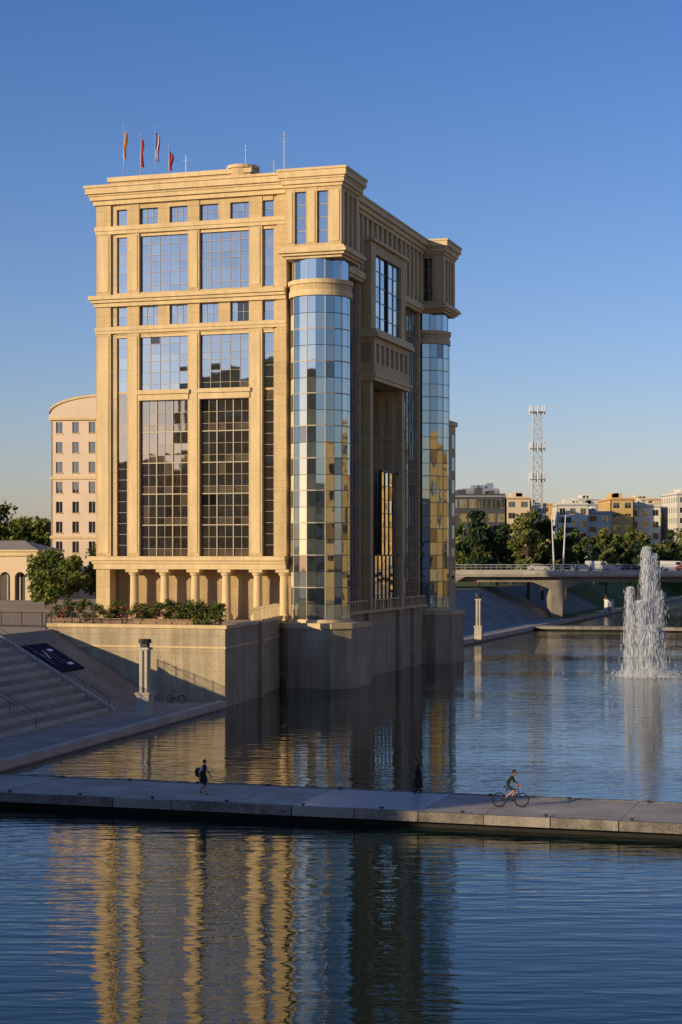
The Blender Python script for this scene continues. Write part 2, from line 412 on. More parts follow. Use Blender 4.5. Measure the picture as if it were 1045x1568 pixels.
for i in range(8):
    y=15.25+i*12.9/7; st.box(B-.39,B-.02,y,y+.8,32.7,34.7,STONE)
    if i<7: pane(gl,(B-.35,y+.8),(B-.35,y+1.84),32.7,34.7,GLT)
tr.box(-4.0,B+.5,14.9,29.3,35.3,35.75,STONE_L); tr.box(-4.0,B+.3,15.0,29.2,35.75,36.15,STONE_L)
tr.box(-4.0,B+.25,15.0,29.2,31.2,31.6,STONE_L); tr.box(-4.0,B+.1,15.1,29.1,30.8,31.2,STONE_L)
# portal: near jamb, far jamb, far wall of the hall, glazed screen on the river side
st.box(-8.1,-2.2,15.45,16.5,7.0,30.8,STONE); st.box(-2.95,-2.2,27.7,28.75,7.0,30.8,STONE)
st.box(-8.1,-2.96,27.71,27.95,7.0,30.8,STONE_L)
for x in (-3.6,-5.0,-6.4): tr.box(x-.35,x+.35,27.55,27.7,7.0,29.8,STONE)
for z in (11.6,16.2,20.8,25.4): tr.box(-8.1,-2.96,27.45,27.7,z,z+.35,STONE_L)
sidegrid(16.5,27.4,7.0,30.8,-8.05,7,1.55,[GLD,GLT,GLB,GLT3])
sidegrid(18.6,27.65,7.0,12.6,-2.75,6,1.4,[GLS],METALD,.012)
sidegrid(21.2,27.65,12.75,21.6,-2.78,4,1.48,[GLS],METALD,.010)
mu.box(-2.9,-2.6,18.5,27.7,12.6,12.75,METALD); mu.box(-2.9,-2.6,21.1,27.7,21.6,21.8,METALD)
mu.box(-2.9,-2.62,21.08,21.25,12.75,21.6,METALD); mu.box(-2.9,-2.62,18.5,18.62,7.0,12.6,METALD)
tr.frus(-4.2,19.2,7,30.8,.5,.45,STONE_L,18)
st.box(-14,-4.25,46.9,61,-1,29.2,STONE); tr.box(-14.2,-4.0,46.8,61.2,29.2,29.8,STONE_L)
for f in range(7):
    for i in range(4):
        pane(gl,(-4.23,50+i*3),(-4.23,51.3+i*3),9+f*2.9,10.7+f*2.9,GLD)
st.obj('stone_walls',bld); gl.obj('glass_panes',bld); mu.obj('window_mullions',bld); tr.obj('cornices_and_columns',bld)

FR=mat('flag_red',(.42,.03,.03),.8,.1); FY=mat('flag_yellow',(.6,.36,.04),.8,.1); FB=mat('flag_blue',(.02,.04,.2),.8,.1); FW=mat('flag_white',(.7,.7,.7),.8,.05)
for x,zt,cols in ((-25.4,56.5,[FY,FR,FY,FR,FY]),(-23.5,55.6,[FR]),(-21.9,56.1,[FB,FW,FR]),(-20.4,54.1,[FR])):
    wx,wy=L2W(x,5.2); m=MB()
    m.tube((0,0,50.5),(0,0,zt),.05,STEEL,8,.03); m.ell((0,0,zt+.06),(.08,.08,.08),STEEL,8,5)
    H=3.0 if zt>55 else 2.0
    nU=6;nV=10
    def fp(i,j):
        s=i/nU; t=j/nV
        return (.05+ .40*s*(1-.35*t)+.05*math.sin(7*t), .12*math.sin(s*9+t*3+x)*(.3+s), zt-.5-H*t-.45*s*(1-t))
    for i in range(nU):
        for j in range(nV):
            c=cols[min(len(cols)-1,int(i/nU*len(cols)))]
            m.quad([fp(i,j),fp(i+1,j),fp(i+1,j+1),fp(i,j+1)],c)
    m.obj('flagpole_with_flag',None,(wx,wy,0),TH+R.uniform(-.3,.3),True)
for x,y,zt in ((-18.9,6,53.2),(-13.2,8,54.3),(-8.0,5,54.6),(-10.5,9,52.8)):
    wx,wy=L2W(x,y); m=MB(); m.tube((0,0,49.2),(0,0,zt),.03,STEEL,6)
    for k in range(3): m.tube((-.5,0,zt-.3-.35*k),(.5,0,zt-.3-.35*k),.015,STEEL,4)
    m.tube((-.2,-.4,zt-.5),(.2,.4,zt-.5),.015,STEEL,4)
    m.obj('roof_antenna',None,(wx,wy,0),.4*x)

# ================================================================ GROUND, QUAYS, WATER
def Q(e,d): return (-9.7-.971*e-.238*d, 143+.238*e-.971*d)
W0=(-9.65,144.0); W1=(W0[0]-.9538*16.3,W0[1]+.3005*16.3); W2=(-7.3,155.0); W3=(-6.0,167.4)
g=MB()
ZT=6.3
poly=[Q(16,200),Q(16,-2.2),(W1[0],W1[1]+.2),(W0[0]-.2,W0[1]+.25),(W2[0]-.25,W2[1]),(W3[0]-.2,W3[1]),L2W(-3.3,6),L2W(-3.3,46),L2W(-4.2,61),L2W(-26,61),L2W(-26,400),(400,600),(3500,600),(3500,4500),(-3500,4500),(-3500,-52)]
g.quad([(p[0],p[1],ZT) for p in poly],GROUND)
rp=[L2W(88,-160),L2W(88,395),(600,520),(3500,520),(3500,-800),(600,-800)]
g.quad([(p[0],p[1],5.0) for p in rp[::-1]],GROUND)
g.quad([(*L2W(88,-160),5),(*L2W(88,395),5),(*L2W(86,395),-1),(*L2W(86,-160),-1)],SLOPE)
g.quad([(-3500,-60,5.0),(-3500,-800,5.),(599,-800,5.),(45,-60,5.)],GROUND); g.quad([(-60,-60,5.0),(45,-60,5.),(45,-58,-1),(-60,-58,-1)],SLOPE)
g.obj('ground')
pz=MB(); pp=[Q(16.6,60),Q(16.6,-1.5),(W1[0],W1[1]+.9),(W0[0]-.8,W0[1]+1.),(W2[0]-.9,W2[1]),L2W(-7.2,1.0),L2W(-7,2.4),L2W(-28,2.4),L2W(-28,60),(-80,240),(-110,120)]
pz.quad([(p[0],p[1],ZT+.006) for p in pp],PLAZA); pz.obj('plaza_pavement')
q=MB()
q.prism([Q(0,200),Q(0,-.8),Q(6.05,-3.0),Q(6.05,200)],-1.5,.5,CONC)
for k in range(40):
    d0=-.6+k*3.2
    a,b,c,dd=Q(-.06,d0+3.16),Q(-.06,d0),Q(.55,d0),Q(.55,d0+3.16)
    q.prism([a,b,c,dd],.1,.62,CONC_L)
q.obj('quay')
s=MB()
def sp(e,d,dz=0): p=Q(6+e,d); return (p[0],p[1],.5+.58*e+dz)
for a in range(10):
    s.quad([sp(a,-4),sp(a+1,-4),sp(a+1,10),sp(a,10)],SLOPE)
s.quad([sp(0,62),sp(0,200),sp(10,200),sp(10,62)][::-1],SLOPE)
s.obj('embankment_slope')
t=MB(); NS=20
for k in range(NS):
    e0=10*k/NS; zt=.5+5.8*(k+1)/NS
    a,b,c,dd=Q(6+e0,62),Q(6+e0,10),Q(16,10),Q(16,62)
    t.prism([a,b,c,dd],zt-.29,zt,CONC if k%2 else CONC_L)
for d in (10.2,24):
    t.tube(sp(0,d+.2,1.1),sp(10,d+.2,1.1),.022,METALD,6); t.tube(sp(0,d+.2,.7),sp(10,d+.2,.7),.016,METALD,6)
    for i in range(0,11,2): t.tube(sp(i,d+.2,0),sp(i,d+.2,1.1),.022,METALD,6)
t.hexa([sp(-.2,9.6,-.4),sp(-.2,10.02,-.4),sp(10,10.02,-.4),sp(10,9.6,-.4),sp(-.2,9.6,.42),sp(-.2,10.02,.42),sp(10,10.02,.42),sp(10,9.6,.42)],CONC_L)
t.obj('riverside_stairs')
b=MB(); NAVY=mat('banner_navy',(.010,.018,.05),.9,.1); NAVY.node_tree.nodes['Principled BSDF'].inputs['Specular IOR Level'].default_value=.05; WH=mat('banner_white',(.8,.82,.85),.6,.05)
b.hexa([sp(4.8,3.6,.1),sp(4.8,9.2,.1),sp(8.2,9.2,.1),sp(8.2,3.6,.1),sp(4.8,3.6,.2),sp(4.8,9.2,.2),sp(8.2,9.2,.2),sp(8.2,3.6,.2)],NAVY)
def bl(e0,d0,e1,d1,w=.17):
    A=Vector(sp(e0,d0,.215));B=Vector(sp(e1,d1,.215)); n=(B-A).normalized().cross(Vector((.5,.1,.85))).normalized()*w
    b.quad([A-n,B-n,B+n,A+n],WH)
for pts in (((5.5,7.8),(7.4,7.8)),((7.4,7.8),(6.3,7.0)),((6.3,7.0),(7.4,6.2)),((7.4,6.2),(5.5,6.2)),((5.5,5.4),(7.3,5.4)),((7.3,5.4),(7.3,4.4)),((5.5,5.4),(5.5,4.4))): bl(*pts[0],*pts[1])
b.obj('banner_sign')
w=MB()
o=[(W1[0],W1[1]),W0,W2,(W3[0]+.3,W3[1]+.2)]
inn=[(W1[0]+.1,W1[1]+.6),(W0[0]-.45,W0[1]+.55),(W2[0]-.6,W2[1]+.1),(W3[0]-.5,W3[1]+.2)]
w.prism(o+inn[::-1],-1.5,6.55,WALLM)
o2=[(W1[0]-.1,W1[1]-.12),(W0[0]+.12,W0[1]-.17),(W2[0]+.14,W2[1]-.03),(W3[0]+.42,W3[1]+.2)]
w.prism(o2+[(p[0]-.05,p[1]+.08) for p in inn[::-1]],6.55,6.85,STONE_L)
o3=[(W1[0]-.05,W1[1]-.06),(W0[0]+.06,W0[1]-.08),(W2[0]+.07,W2[1]-.02),(W3[0]+.36,W3[1]+.2)]
w.prism(o3+[(p[0],p[1]+.0) for p in inn[::-1]],4.9,5.05,STONE_L)
w.prism([(W2[0]+.25,W2[1]-.5),(W2[0]+.35,W2[1]+.5),(W2[0]-.3,W2[1]+.5),(W2[0]-.4,W2[1]-.5)],-1.5,6.95,WALLM)
for i in range(6):
    f=i/5; x=W2[0]+(W3[0]-W2[0])*f-.25; y=W2[1]+(W3[1]-W2[1])*f
    w.box(x-.3,x+.3,y-.3,y+.3,6.86,7.85,STONE_L); w.box(x-.38,x+.38,y-.38,y+.38,7.85,8.0,STONE_L)
w.obj('retaining_wall')
def railing(name,p,q,z,h=1.1,step=.14):
    m=MB(); P=Vector((p[0],p[1],z));Qq=Vector((q[0],q[1],z)); L=(Qq-P).length; d=(Qq-P)/L
    m.tube(P+Vector((0,0,h)),Qq+Vector((0,0,h)),.035,METALD); m.tube(P+Vector((0,0,.12)),Qq+Vector((0,0,.12)),.03,METALD)
    for i in range(int(L/step)+1):
        a=P+d*step*i; m.tube(a,a+Vector((0,0,h)),.016,METALD,4)
    for i in range(int(L/2)+1):
        a=P+d*2*i; m.tube(a,a+Vector((0,0,h+.12)),.05,METALD,6)
    return m.obj(name)
railing('railing',(W1[0]+.2,W1[1]+.3),(W1[0]+5,W1[1]-1.27),6.85,.9)
railing('railing',(W1[0]-.2,W1[1]+.3),Q(16.2,-1),ZT,1.1)
railing('railing',(-36,156),(W1[0]-.8,W1[1]+4),ZT,1.3)
railing('railing',Q(16.3,10),Q(16.3,60),ZT,1.05,.2)
def water():
    m,n,l,b=nt('river_water')
    b.inputs['Base Color'].default_value=(.008,.021,.015,1); b.inputs['Roughness'].default_value=.012; b.inputs['IOR'].default_value=1.333
    tc=n.new('ShaderNodeTexCoord')
    def nz(sx,sy,det,rot=0,ro=.5):
        mp=n.new('ShaderNodeMapping'); mp.inputs['Scale'].default_value=(sx,sy,1); mp.inputs['Rotation'].default_value=(0,0,rot)
        l.new(tc.outputs['Object'],mp.inputs['Vector'])
        t=n.new('ShaderNodeTexNoise'); t.inputs['Scale'].default_value=1; t.inputs['Detail'].default_value=det; t.inputs['Roughness'].default_value=ro
        l.new(mp.outputs[0],t.inputs['Vector']); return t
    a=nz(.32,1.35,1.5,.10); c=nz(1.1,3.8,2,-.12); big=nz(.015,.04,3,.3)
    mr=n.new('ShaderNodeMapRange'); mr.inputs[1].default_value=.38; mr.inputs[2].default_value=.62; mr.inputs[3].default_value=.5; mr.inputs[4].default_value=1.4
    l.new(big.outputs['Fac'],mr.inputs[0])
    m1=n.new('ShaderNodeMath'); m1.operation='MULTIPLY_ADD'; l.new(c.outputs['Fac'],m1.inputs[0]); m1.inputs[1].default_value=.24; l.new(a.outputs['Fac'],m1.inputs[2])
    m2=n.new('ShaderNodeMath'); m2.operation='MULTIPLY'; l.new(m1.outputs[0],m2.inputs[0]); l.new(mr.outputs[0],m2.inputs[1])
    bp=n.new('ShaderNodeBump'); bp.inputs['Strength'].default_value=1; bp.inputs['Distance'].default_value=.048
    l.new(m2.outputs[0],bp.inputs['Height']); l.new(bp.outputs[0],b.inputs['Normal'])
    return m
wt=MB(); wt.quad([(-4000,-4000,0),(4000,-4000,0),(4000,4000,0),(-4000,4000,0)],water()); wt.obj('water')

def causeway(name,x0,x1,y0,y1,slab,zt=.75,wet=None):
    m=MB(); x=x0;k=0
    while x<x1:
        xe=min(x+slab,x1); dz=R.uniform(-.02,.02)
        mt=DECK2 if wet and wet[0]<x+1<wet[1] else DECK
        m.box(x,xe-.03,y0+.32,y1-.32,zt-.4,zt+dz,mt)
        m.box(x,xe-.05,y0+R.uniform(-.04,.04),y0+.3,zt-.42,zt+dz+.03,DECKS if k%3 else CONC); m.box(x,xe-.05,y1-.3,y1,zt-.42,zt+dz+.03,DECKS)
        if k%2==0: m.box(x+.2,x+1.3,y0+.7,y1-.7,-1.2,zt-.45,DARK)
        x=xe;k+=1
    m.box(x0,x1,y0+.6,y1-.6,-.4,zt-.42,DARK)  # black fill between the piers, painted as shadow below the deck
    xx=x0+1.
    while xx<x1:
        for yy in (y0+.45,y1-.45):
            m.tube((xx,yy,zt),(xx,yy,zt+.1),.05,METALD,8); m.tube((xx-.11,yy,zt+.1),(xx+.11,yy,zt+.1),.03,METALD,6)
        xx+=3.9
    return m.obj(name,None,LOC,TH)
causeway('causeway',-6,92,-78.9,-72.1,3.1,.75,(20.5,27.5))
causeway('causeway',-8.2,92,131,135,6,.7)

fq=MB()
fq.prism([L2W(-8,47),L2W(-8,420),L2W(-14.1,420),L2W(-14.1,62)],-1,.6,CONC)
fq.prism([L2W(-7.8,60),L2W(-7.8,420),L2W(-8.4,420),L2W(-8.4,60)],.1,.75,CONC_L)
fq.obj('quay')
fs=MB()
def fsl(x,y,z): p=L2W(x,y); return (p[0],p[1],z)
for i in range(36):
    ya=61+10*i; yb=ya+10
    fs.quad([fsl(-14,ya,.6),fsl(-14,yb,.6),fsl(-26,yb,6.3),fsl(-26,ya,6.3)],SLOPE if i<18 else GRASS)
fs.prism([L2W(-14,60.9),L2W(-14,61.2),L2W(-26.5,61.2),L2W(-26.5,60.9)],-1,6.3,WALLM)
fs.obj('embankment_slope')
fl=MB(); fl.quad([fsl(-14.3,170,.612),fsl(-8.6,170,.612),fsl(-8.6,400,.612),fsl(-14.3,400,.612)],GRASS)
fl.quad([fsl(-26.5,120,ZT+.01),fsl(-26.5,400,ZT+.01),fsl(-90,400,ZT+.01),fsl(-90,160,ZT+.01)],GRASS)
fl.obj('lawn')
fb=MB(); p=L2W(-26,400); fb.quad([(p[0],p[1],6.3),(400,600,6.3),(400,594,-.5),(p[0]+2,p[1]-6,-.5)],GRASS); fb.quad([(400,600,6.3),(3500,600,6.3),(3500,594,-.5),(400,594,-.5)],GRASS); fb.obj('far_riverbank')

def pillar(loc,h):
    m=MB()
    m.box(-.52,.52,-.52,.52,0,h*.27,CONC_L); m.box(-.6,.6,-.6,.6,h*.27,h*.27+.18,CONC_L)
    m.prism([(-.3,-.34),(.3,-.34),(.34,-.3),(.34,.3),(.3,.34),(-.3,.34),(-.34,.3),(-.34,-.3)],h*.27+.18,h*.86,CONC_L)
    m.box(-.45,.45,-.45,.45,h*.86,h*.89,CONC_L)
    m.box(-.28,.28,-.28,.28,h*.89,h*.95,METALD)
    m.frus(0,0,h*.95,h,.55,.5,METALD,8)
    m.box(-.08,.08,-.36,-.345,h*.3,h*.85,METALD)
    m.obj('quay_light_pillar',None,loc,TH)
pillar((-14.95,132,.5),5.8); pillar((19.8,249,.6),6.5)

# ================================================================ VEGETATION
BARK=mat('bark',(.09,.065,.045),.9,.3,3)
def leafm(name,c):
    m=bpy.data.materials.new(name); m.use_nodes=True; n=m.node_tree.nodes;l=m.node_tree.links; b=n['Principled BSDF']
    oi=n.new('ShaderNodeTexCoord'); nz=n.new('ShaderNodeTexNoise'); nz.inputs['Scale'].default_value=.8; nz.inputs['Detail'].default_value=1
    l.new(oi.outputs['Object'],nz.inputs['Vector']); mx=n.new('ShaderNodeMixRGB'); mx.inputs[1].default_value=(c[0]*.6,c[1]*.65,c[2]*.6,1); mx.inputs[2].default_value=(c[0]*1.5,c[1]*1.35,c[2]*1.3,1)
    l.new(nz.outputs['Fac'],mx.inputs[0]); l.new(mx.outputs[0],b.inputs['Base Color']); b.inputs['Roughness'].default_value=.75; b.inputs['Specular IOR Level'].default_value=.2
    return m
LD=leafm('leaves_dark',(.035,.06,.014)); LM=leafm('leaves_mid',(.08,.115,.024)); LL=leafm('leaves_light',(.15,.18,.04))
LO=leafm('leaves_olive',(.15,.15,.05)); LB=leafm('leaves_bluegreen',(.035,.065,.035))
FLP=mat('flowers_pink',(.55,.06,.14),.7,.2); FLR=mat('flowers_red',(.5,.04,.03),.7,.2)
def leaf(m,c,s,mt):
    a=Vector((R.gauss(0,1),R.gauss(0,1),R.gauss(0,1))).normalized(); b=a.orthogonal().normalized()*s*R.uniform(.6,1.2); d=a.cross(b).normalized()*s*R.uniform(.35,.7)
    m.quad([c-b,c+d,c+b,c-d],mt)
def clump(m,c,r,n,s,mts):
    for _ in range(n):
        v=Vector((R.gauss(0,1),R.gauss(0,1),R.gauss(0,1))).normalized()*(R.random()**.45)
        p=Vector((c[0]+v.x*r,c[1]+v.y*r,c[2]+v.z*r*.75))
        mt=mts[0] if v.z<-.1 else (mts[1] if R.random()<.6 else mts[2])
        leaf(m,p,s,mt)
def grow(m,x,y,z,h,cr,nc,nl,ls,col=None):
    tz=h*.35
    m.tube((x,y,z-.1),(x+R.uniform(-.2,.2),y,z+tz),.035*h*.6,BARK,7,.02*h*.6)
    kind=R.random() if col is None else col
    for i in range(nc):
        a=R.uniform(0,6.28); f=R.random(); rr=cr*math.sqrt(R.random())*.78*(1-.55*max(0,f-.4))
        c=(x+rr*math.cos(a),y+rr*math.sin(a),z+tz*.8+f*(h-tz*.95))
        if i%3==0: m.tube((x,y,z+tz*.9),c,.012*h,BARK,4,.004*h)
        k=R.random()
        if kind<.2: ms=[LB,LB,LD] if k<.6 else [LD,LB,LM]
        elif kind>.82: ms=[LM,LO,LL] if k<.6 else [LD,LO,LO]
        else: ms=[LD,LD,LM] if k<.35 else ([LD,LM,LL] if k<.75 else [LM,LL,LL])
        clump(m,c,cr*R.uniform(.28,.5),nl,ls,ms)
def tree(name,x,y,z,h,cr,nc=22,nl=150,ls=.28,col=.5):
    m=MB(); grow(m,0,0,0,h,cr,nc,nl,ls,col); return m.obj(name,None,(x,y,z))
for x,y,h,cr in ((-37.0,218,6.8,3.0),(-33.8,214,6.3,2.8),(-30.5,222,7.2,3.),(-35.5,208,4.2,2.0)):
    tree('plane_tree',x,y,ZT,h,cr)
for x,y,h,cr in ((-58,290,14.5,6),(-51,285,12.5,5),(-66,300,16,6.5),(-46,296,11.5,4.5),(-72,280,14,6)):
    tree('plane_tree',x,y,ZT,h,cr,26,170,.42)
dm=MB()
for i in range(66):
    y=R.uniform(372,440); x=R.uniform(.058*y,.215*y)
    slim=R.random()<.25
    h=R.uniform(7.5,12.5)+(3.5 if slim else 0)
    grow(dm,x,y,ZT,h,R.uniform(1.5,2.2) if slim else R.uniform(3.0,5),9,75,.55)
for i in range(40):
    y=R.uniform(560,640); x=R.uniform(.05*y,.25*y); grow(dm,x,y,ZT,R.uniform(8,15),R.uniform(4,6),7,60,.9)
for i in range(30):
    y=R.uniform(330,420); x=R.uniform(-.35*y,-.17*y); grow(dm,x,y,ZT,R.uniform(10,17),R.uniform(4,6),8,60,.8)
dm.obj('distant_trees')
for x,y,h,cr,k in ((28.3,357,17.5,2.4,.1),(38,352,18.5,3.8,.9),(41.5,357,17,3.4,.5),(32.5,360,14,3.4,.1),(47,362,13.5,3.2,.5),(57,372,15.5,2.2,.9),(63,366,12,2.0,.1)):
    tree('poplar_tree',x,y,3.5 if x>37 else 5,h,cr,26,150,.42,k)
PLM=mat('planter_terracotta',(.30,.2,.13),.8,.15)
for i in range(11):
    f=(i+.5)/11
    x=W1[0]-.2+(W0[0]-W1[0]-.4)*f; y=W1[1]+2.2+(W0[1]-W1[1])*f+1.0
    m=MB(); m.hexa([(-.6,-.35,0),(.6,-.35,0),(.6,.35,0),(-.6,.35,0),(-.75,-.45,.6),(.75,-.45,.6),(.75,.45,.6),(-.75,.45,.6)],PLM)
    m.box(-.8,.8,-.5,.5,.6,.68,PLM)
    hz=R.uniform(1.7,2.3)
    for _ in range(14): clump(m,(R.uniform(-.9,.9),R.uniform(-.4,.4),R.uniform(.55,hz)),R.uniform(.28,.55),80,.1,[LD,LM,LL])
    for _ in range(38 if i not in (2,6,8,9,10) else 5):
        leaf(m,Vector((R.uniform(-1.1,1.1),R.uniform(-.85,-.3),R.uniform(.5,1.7))),.09,FLP if R.random()<.6 else FLR)
    m.obj('flower_planter',None,(x,y,ZT+.25),TH)
for i in range(4):
    f=i/3; m=MB(); 
    for _ in range(10): clump(m,(R.uniform(-.8,.8),R.uniform(-.6,.6),R.uniform(.4,2.3)),.5,80,.11,[LD,LM,LL])
    m.tube((0,0,0),(0,0,.6),.06,BARK)
    m.obj('hedge_shrub',None,(W0[0]-1.2-f*3.8,W0[1]+2.6+f*2.4,ZT),0)

# ================================================================ OTHER BUILDINGS
def facade(m,p,q,z0,z1,nb,nf,wf,hf,wall,win,depth=.25,sill=None):
    P=Vector(p);Qq=Vector(q); L=(Qq-P).length; d=(Qq-P)/L; n=Vector((d.y,-d.x)); bw=L/nb; fh=(z1-z0)/nf
    def ob(s0,s1,za,zb,o0,o1,mt):
        A=P+d*s0+n*o1;B_=P+d*s1+n*o1;C=P+d*s1+n*o0;D=P+d*s0+n*o0
        m.hexa([(A.x,A.y,za),(B_.x,B_.y,za),(C.x,C.y,za),(D.x,D.y,za),(A.x,A.y,zb),(B_.x,B_.y,zb),(C.x,C.y,zb),(D.x,D.y,zb)],mt)
    for i in range(nb+1):
        s0=max(0,i*bw-bw*(1-wf)/2); s1=min(L,i*bw+bw*(1-wf)/2); ob(s0,s1,z0,z1,-depth,0,wall)
    for i in range(nb):
        a=i*bw+bw*(1-wf)/2; b_=a+bw*wf
        for j in range(nf):
            za=z0+j*fh; zb=za+fh*(1-hf)*.55; zc=zb+fh*hf
            ob(a,b_,za,zb,-depth,-.004,wall); ob(a,b_,zc,za+fh,-depth,-.004,wall)
            A=P+d*a-n*(depth*.8);B_=P+d*b_-n*(depth*.8)
            m.quad([(A.x,A.y,zb),(B_.x,B_.y,zb),(B_.x,B_.y,zc),(A.x,A.y,zc)],win)
            if sill: ob(a-.1,b_+.1,zb-.12,zb,.0,.12,sill)
            if bw*wf>.8: 
                c=(a+b_)/2; ob(c-.04,c+.04,zb,zc,-depth*.8,-depth*.5,METAL)
def block(name,x0,x1,y0,y1,z0,z1,nf,bw,wall,win=None,wf=.5,hf=.5,roof=None,rot=0,sides=True,sill=None,para=.8):
    m=MB(); W=(x1-x0)/2; D=(y1-y0)/2; win=win or GLD
    m.box(-W+.3,W-.3,-D+.3,D-.3,z0,z1,wall)
    c=[(-W,-D),(W,-D),(W,D),(-W,D)]
    for k in range(4):
        if not sides and k in (2,): continue
        L=2*W if k%2==0 else 2*D
        facade(m,c[k],c[(k+1)%4],z0,z1,max(1,int(L/bw)),nf,wf,hf,wall,win,.28,sill)
    m.box(-W-.2,W+.2,-D-.2,D+.2,z1,z1+para*.4,roof or wall); m.box(-W+.1,W-.1,-D+.1,D-.1,z1+para*.4,z1+para,wall)
    for _ in range(3):
        a=R.uniform(-W*.7,W*.5); m.box(a,a+R.uniform(1,2.5),-D*.5,D*.3,z1+para,z1+para+R.uniform(.7,1.8),wall)
    return m.obj(name,None,((x0+x1)/2,(y0+y1)/2,0),rot)
CREAM=mat('cream_render',(.58,.46,.32),.85,.1,.2); PINK=mat('pink_render',(.62,.50,.39),.85,.08,.2)
WHITE=mat('white_render',(.58,.56,.50),.85,.08,.2); OCH=mat('ochre_render',(.56,.38,.15),.85,.1,.2); GREY=mat('grey_render',(.28,.29,.30),.8,.1,.2)
SLATE=mat('dark_cladding',(.06,.065,.075),.6,.15,.3); BLUEG=mat('blue_cladding',(.2,.25,.33),.6,.1); TILE=mat('roof_tile',(.35,.19,.12),.9,.15,1)
m=MB(); facade(m,(-9,0),(9,0),6.3,33.5,7,9,.40,.56,PINK,GLD,.35,STONE_L)
m.box(-8.7,8.7,.36,14,6.3,33.4,PINK); facade(m,(-9,14),(-9,0),6.3,33.5,5,9,.42,.5,PINK,GLD,.3)
n=24; pr=[]
for i in range(n+1):
    t=math.pi*i/n; pr.append((9.2*math.cos(t),34.4+2.6*math.sin(t)))
for i in range(n):
    a,b2=pr[i],pr[i+1]
    m.hexa([(b2[0],-.3,33.5),(a[0],-.3,33.5),(a[0],14,33.5),(b2[0],14,33.5),(b2[0],-.3,b2[1]),(a[0],-.3,a[1]),(a[0],14,a[1]),(b2[0],14,b2[1])],PINK)
    m.hexa([(b2[0],-.5,b2[1]-.25),(a[0],-.5,a[1]-.25),(a[0],-.303,a[1]-.25),(b2[0],-.303,b2[1]-.25),(b2[0],-.5,b2[1]+.1),(a[0],-.5,a[1]+.1),(a[0],-.303,a[1]+.1),(b2[0],-.303,b2[1]+.1)],STONE_L)
m.box(-9.3,9.3,-.4,-.05,33.2,33.6,STONE_L)
m.box(-9.15,9.15,-.2,-.01,15.2,15.6,STONE_L); m.box(-9.15,9.15,-.2,-.01,24.2,24.6,STONE_L)
m.obj('apartment_building',None,(-35.2,262,0),math.radians(-8))
m=MB()
def archwall(m,x0,x1,z0,z1,arches,mt,y=0,th=.6):
    xs=[x0]
    for c,r in arches: xs+=[c-r,c+r]
    xs.append(x1)
    for i in range(0,len(xs),2): m.box(xs[i],xs[i+1],y,y+th,z0,z1,mt)
    for c,r in arches:
        zs=z0+3.2
        N=12
        for k in range(N):
            t0=math.pi*k/N;t1=math.pi*(k+1)/N
            xa=c+r*math.cos(t0);xb=c+r*math.cos(t1);za=zs+r*math.sin(t0);zb=zs+r*math.sin(t1)
            m.hexa([(xb,y,zb),(xa,y,za),(xa,y+th,za),(xb,y+th,zb),(xb,y,z1),(xa,y,z1),(xa,y+th,z1),(xb,y+th,z1)],mt)
archwall(m,-14,3.0,6.3,12.6,[(-11,1.2),(-7.6,1.2),(-4.2,1.2),(-1.6,.8),(.7,.8)],CREAM)
m.box(-14,3,.61,9,12.3,12.6,CREAM); m.box(-13.8,2.8,2.2,9,6.3,12.3,SLATE)
for k in range(9): m.box(-13.5+k*1.9,-13.3+k*1.9,2.0,2.19,6.3,12.0,METAL)
m.box(-14.4,3.4,-.4,9.4,12.61,13.2,STONE_L); m.box(-14.7,3.7,-.7,9.7,13.2,13.45,STONE_L)
ROOFM=mat('roof_lead',(.30,.27,.22),.8,.15,1)
m.quad([(-14.7,-.7,13.451),(3.7,-.7,13.451),(-.5,4.5,14.8),(-10.5,4.5,14.8)],ROOFM); m.quad([(3.7,-.7,13.451),(3.7,9.7,13.451),(-.5,4.5,14.8)],ROOFM); m.quad([(3.7,9.7,13.451),(-14.7,9.7,13.451),(-10.5,4.5,14.8),(-.5,4.5,14.8)],ROOFM)
facade(m,(3.02,.6),(3.02,9),6.3,12.3,3,1,.45,.7,CREAM,GLD,.3)
m.obj('arcaded_pavilion',None,(-46.3,246,0),math.radians(-12))
block('office_building',26.5,40.5,425,450,6.3,27.0,6,2.2,SLATE,GLT,.8,.62,GREY,0)
block('office_building',33,43,470,490,6.3,30.0,6,2.6,BLUEG,GLD,.7,.5,GREY,0)
bl_=[(49.5,57,520,540,6,29.5,7,CREAM,0),(57.5,64,540,560,6,28.4,7,WHITE,0),(63,72,500,520,6,27,6,WHITE,-.05),(72.5,80,515,540,6,25.0,6,WHITE,.05),(76,83.5,560,580,6,28.5,7,GREY,0),(81,88,520,545,6,29.2,7,OCH,0),(88.5,98,525,545,6,27.2,6,WHITE,-.1),(96,105,560,580,6,28.8,7,CREAM,0),(99.5,112,515,535,6,30.6,8,WHITE,.06),(113,135,520,545,6,28,7,CREAM,0),(60,78,620,640,6,30.5,8,OCH,0),(86,100,640,660,6,33,8,WHITE,0),(104,120,640,660,6,33,8,CREAM,0)]
for x0,x1,y0,y1,z0,z1,nf,mt,r in bl_:
    block('apartment_building',x0,x1,y0,y1,z0,z1,nf,2.6,mt,GLD,.55,.5,TILE if mt in (OCH,CREAM) else GREY,r,sides=False)
m=MB()
for k in range(6):
    m.box(0,3.5+k*1.6,-k*.2,6,6+ (5-k)*2.9,6+(5-k)*2.9+1.3,WHITE); m.box(.2,3.0+k*1.6,.4,6,7.3+(5-k)*2.9,8.9+(5-k)*2.9,SLATE)
m.obj('terraced_apartments',None,(62,488,0))
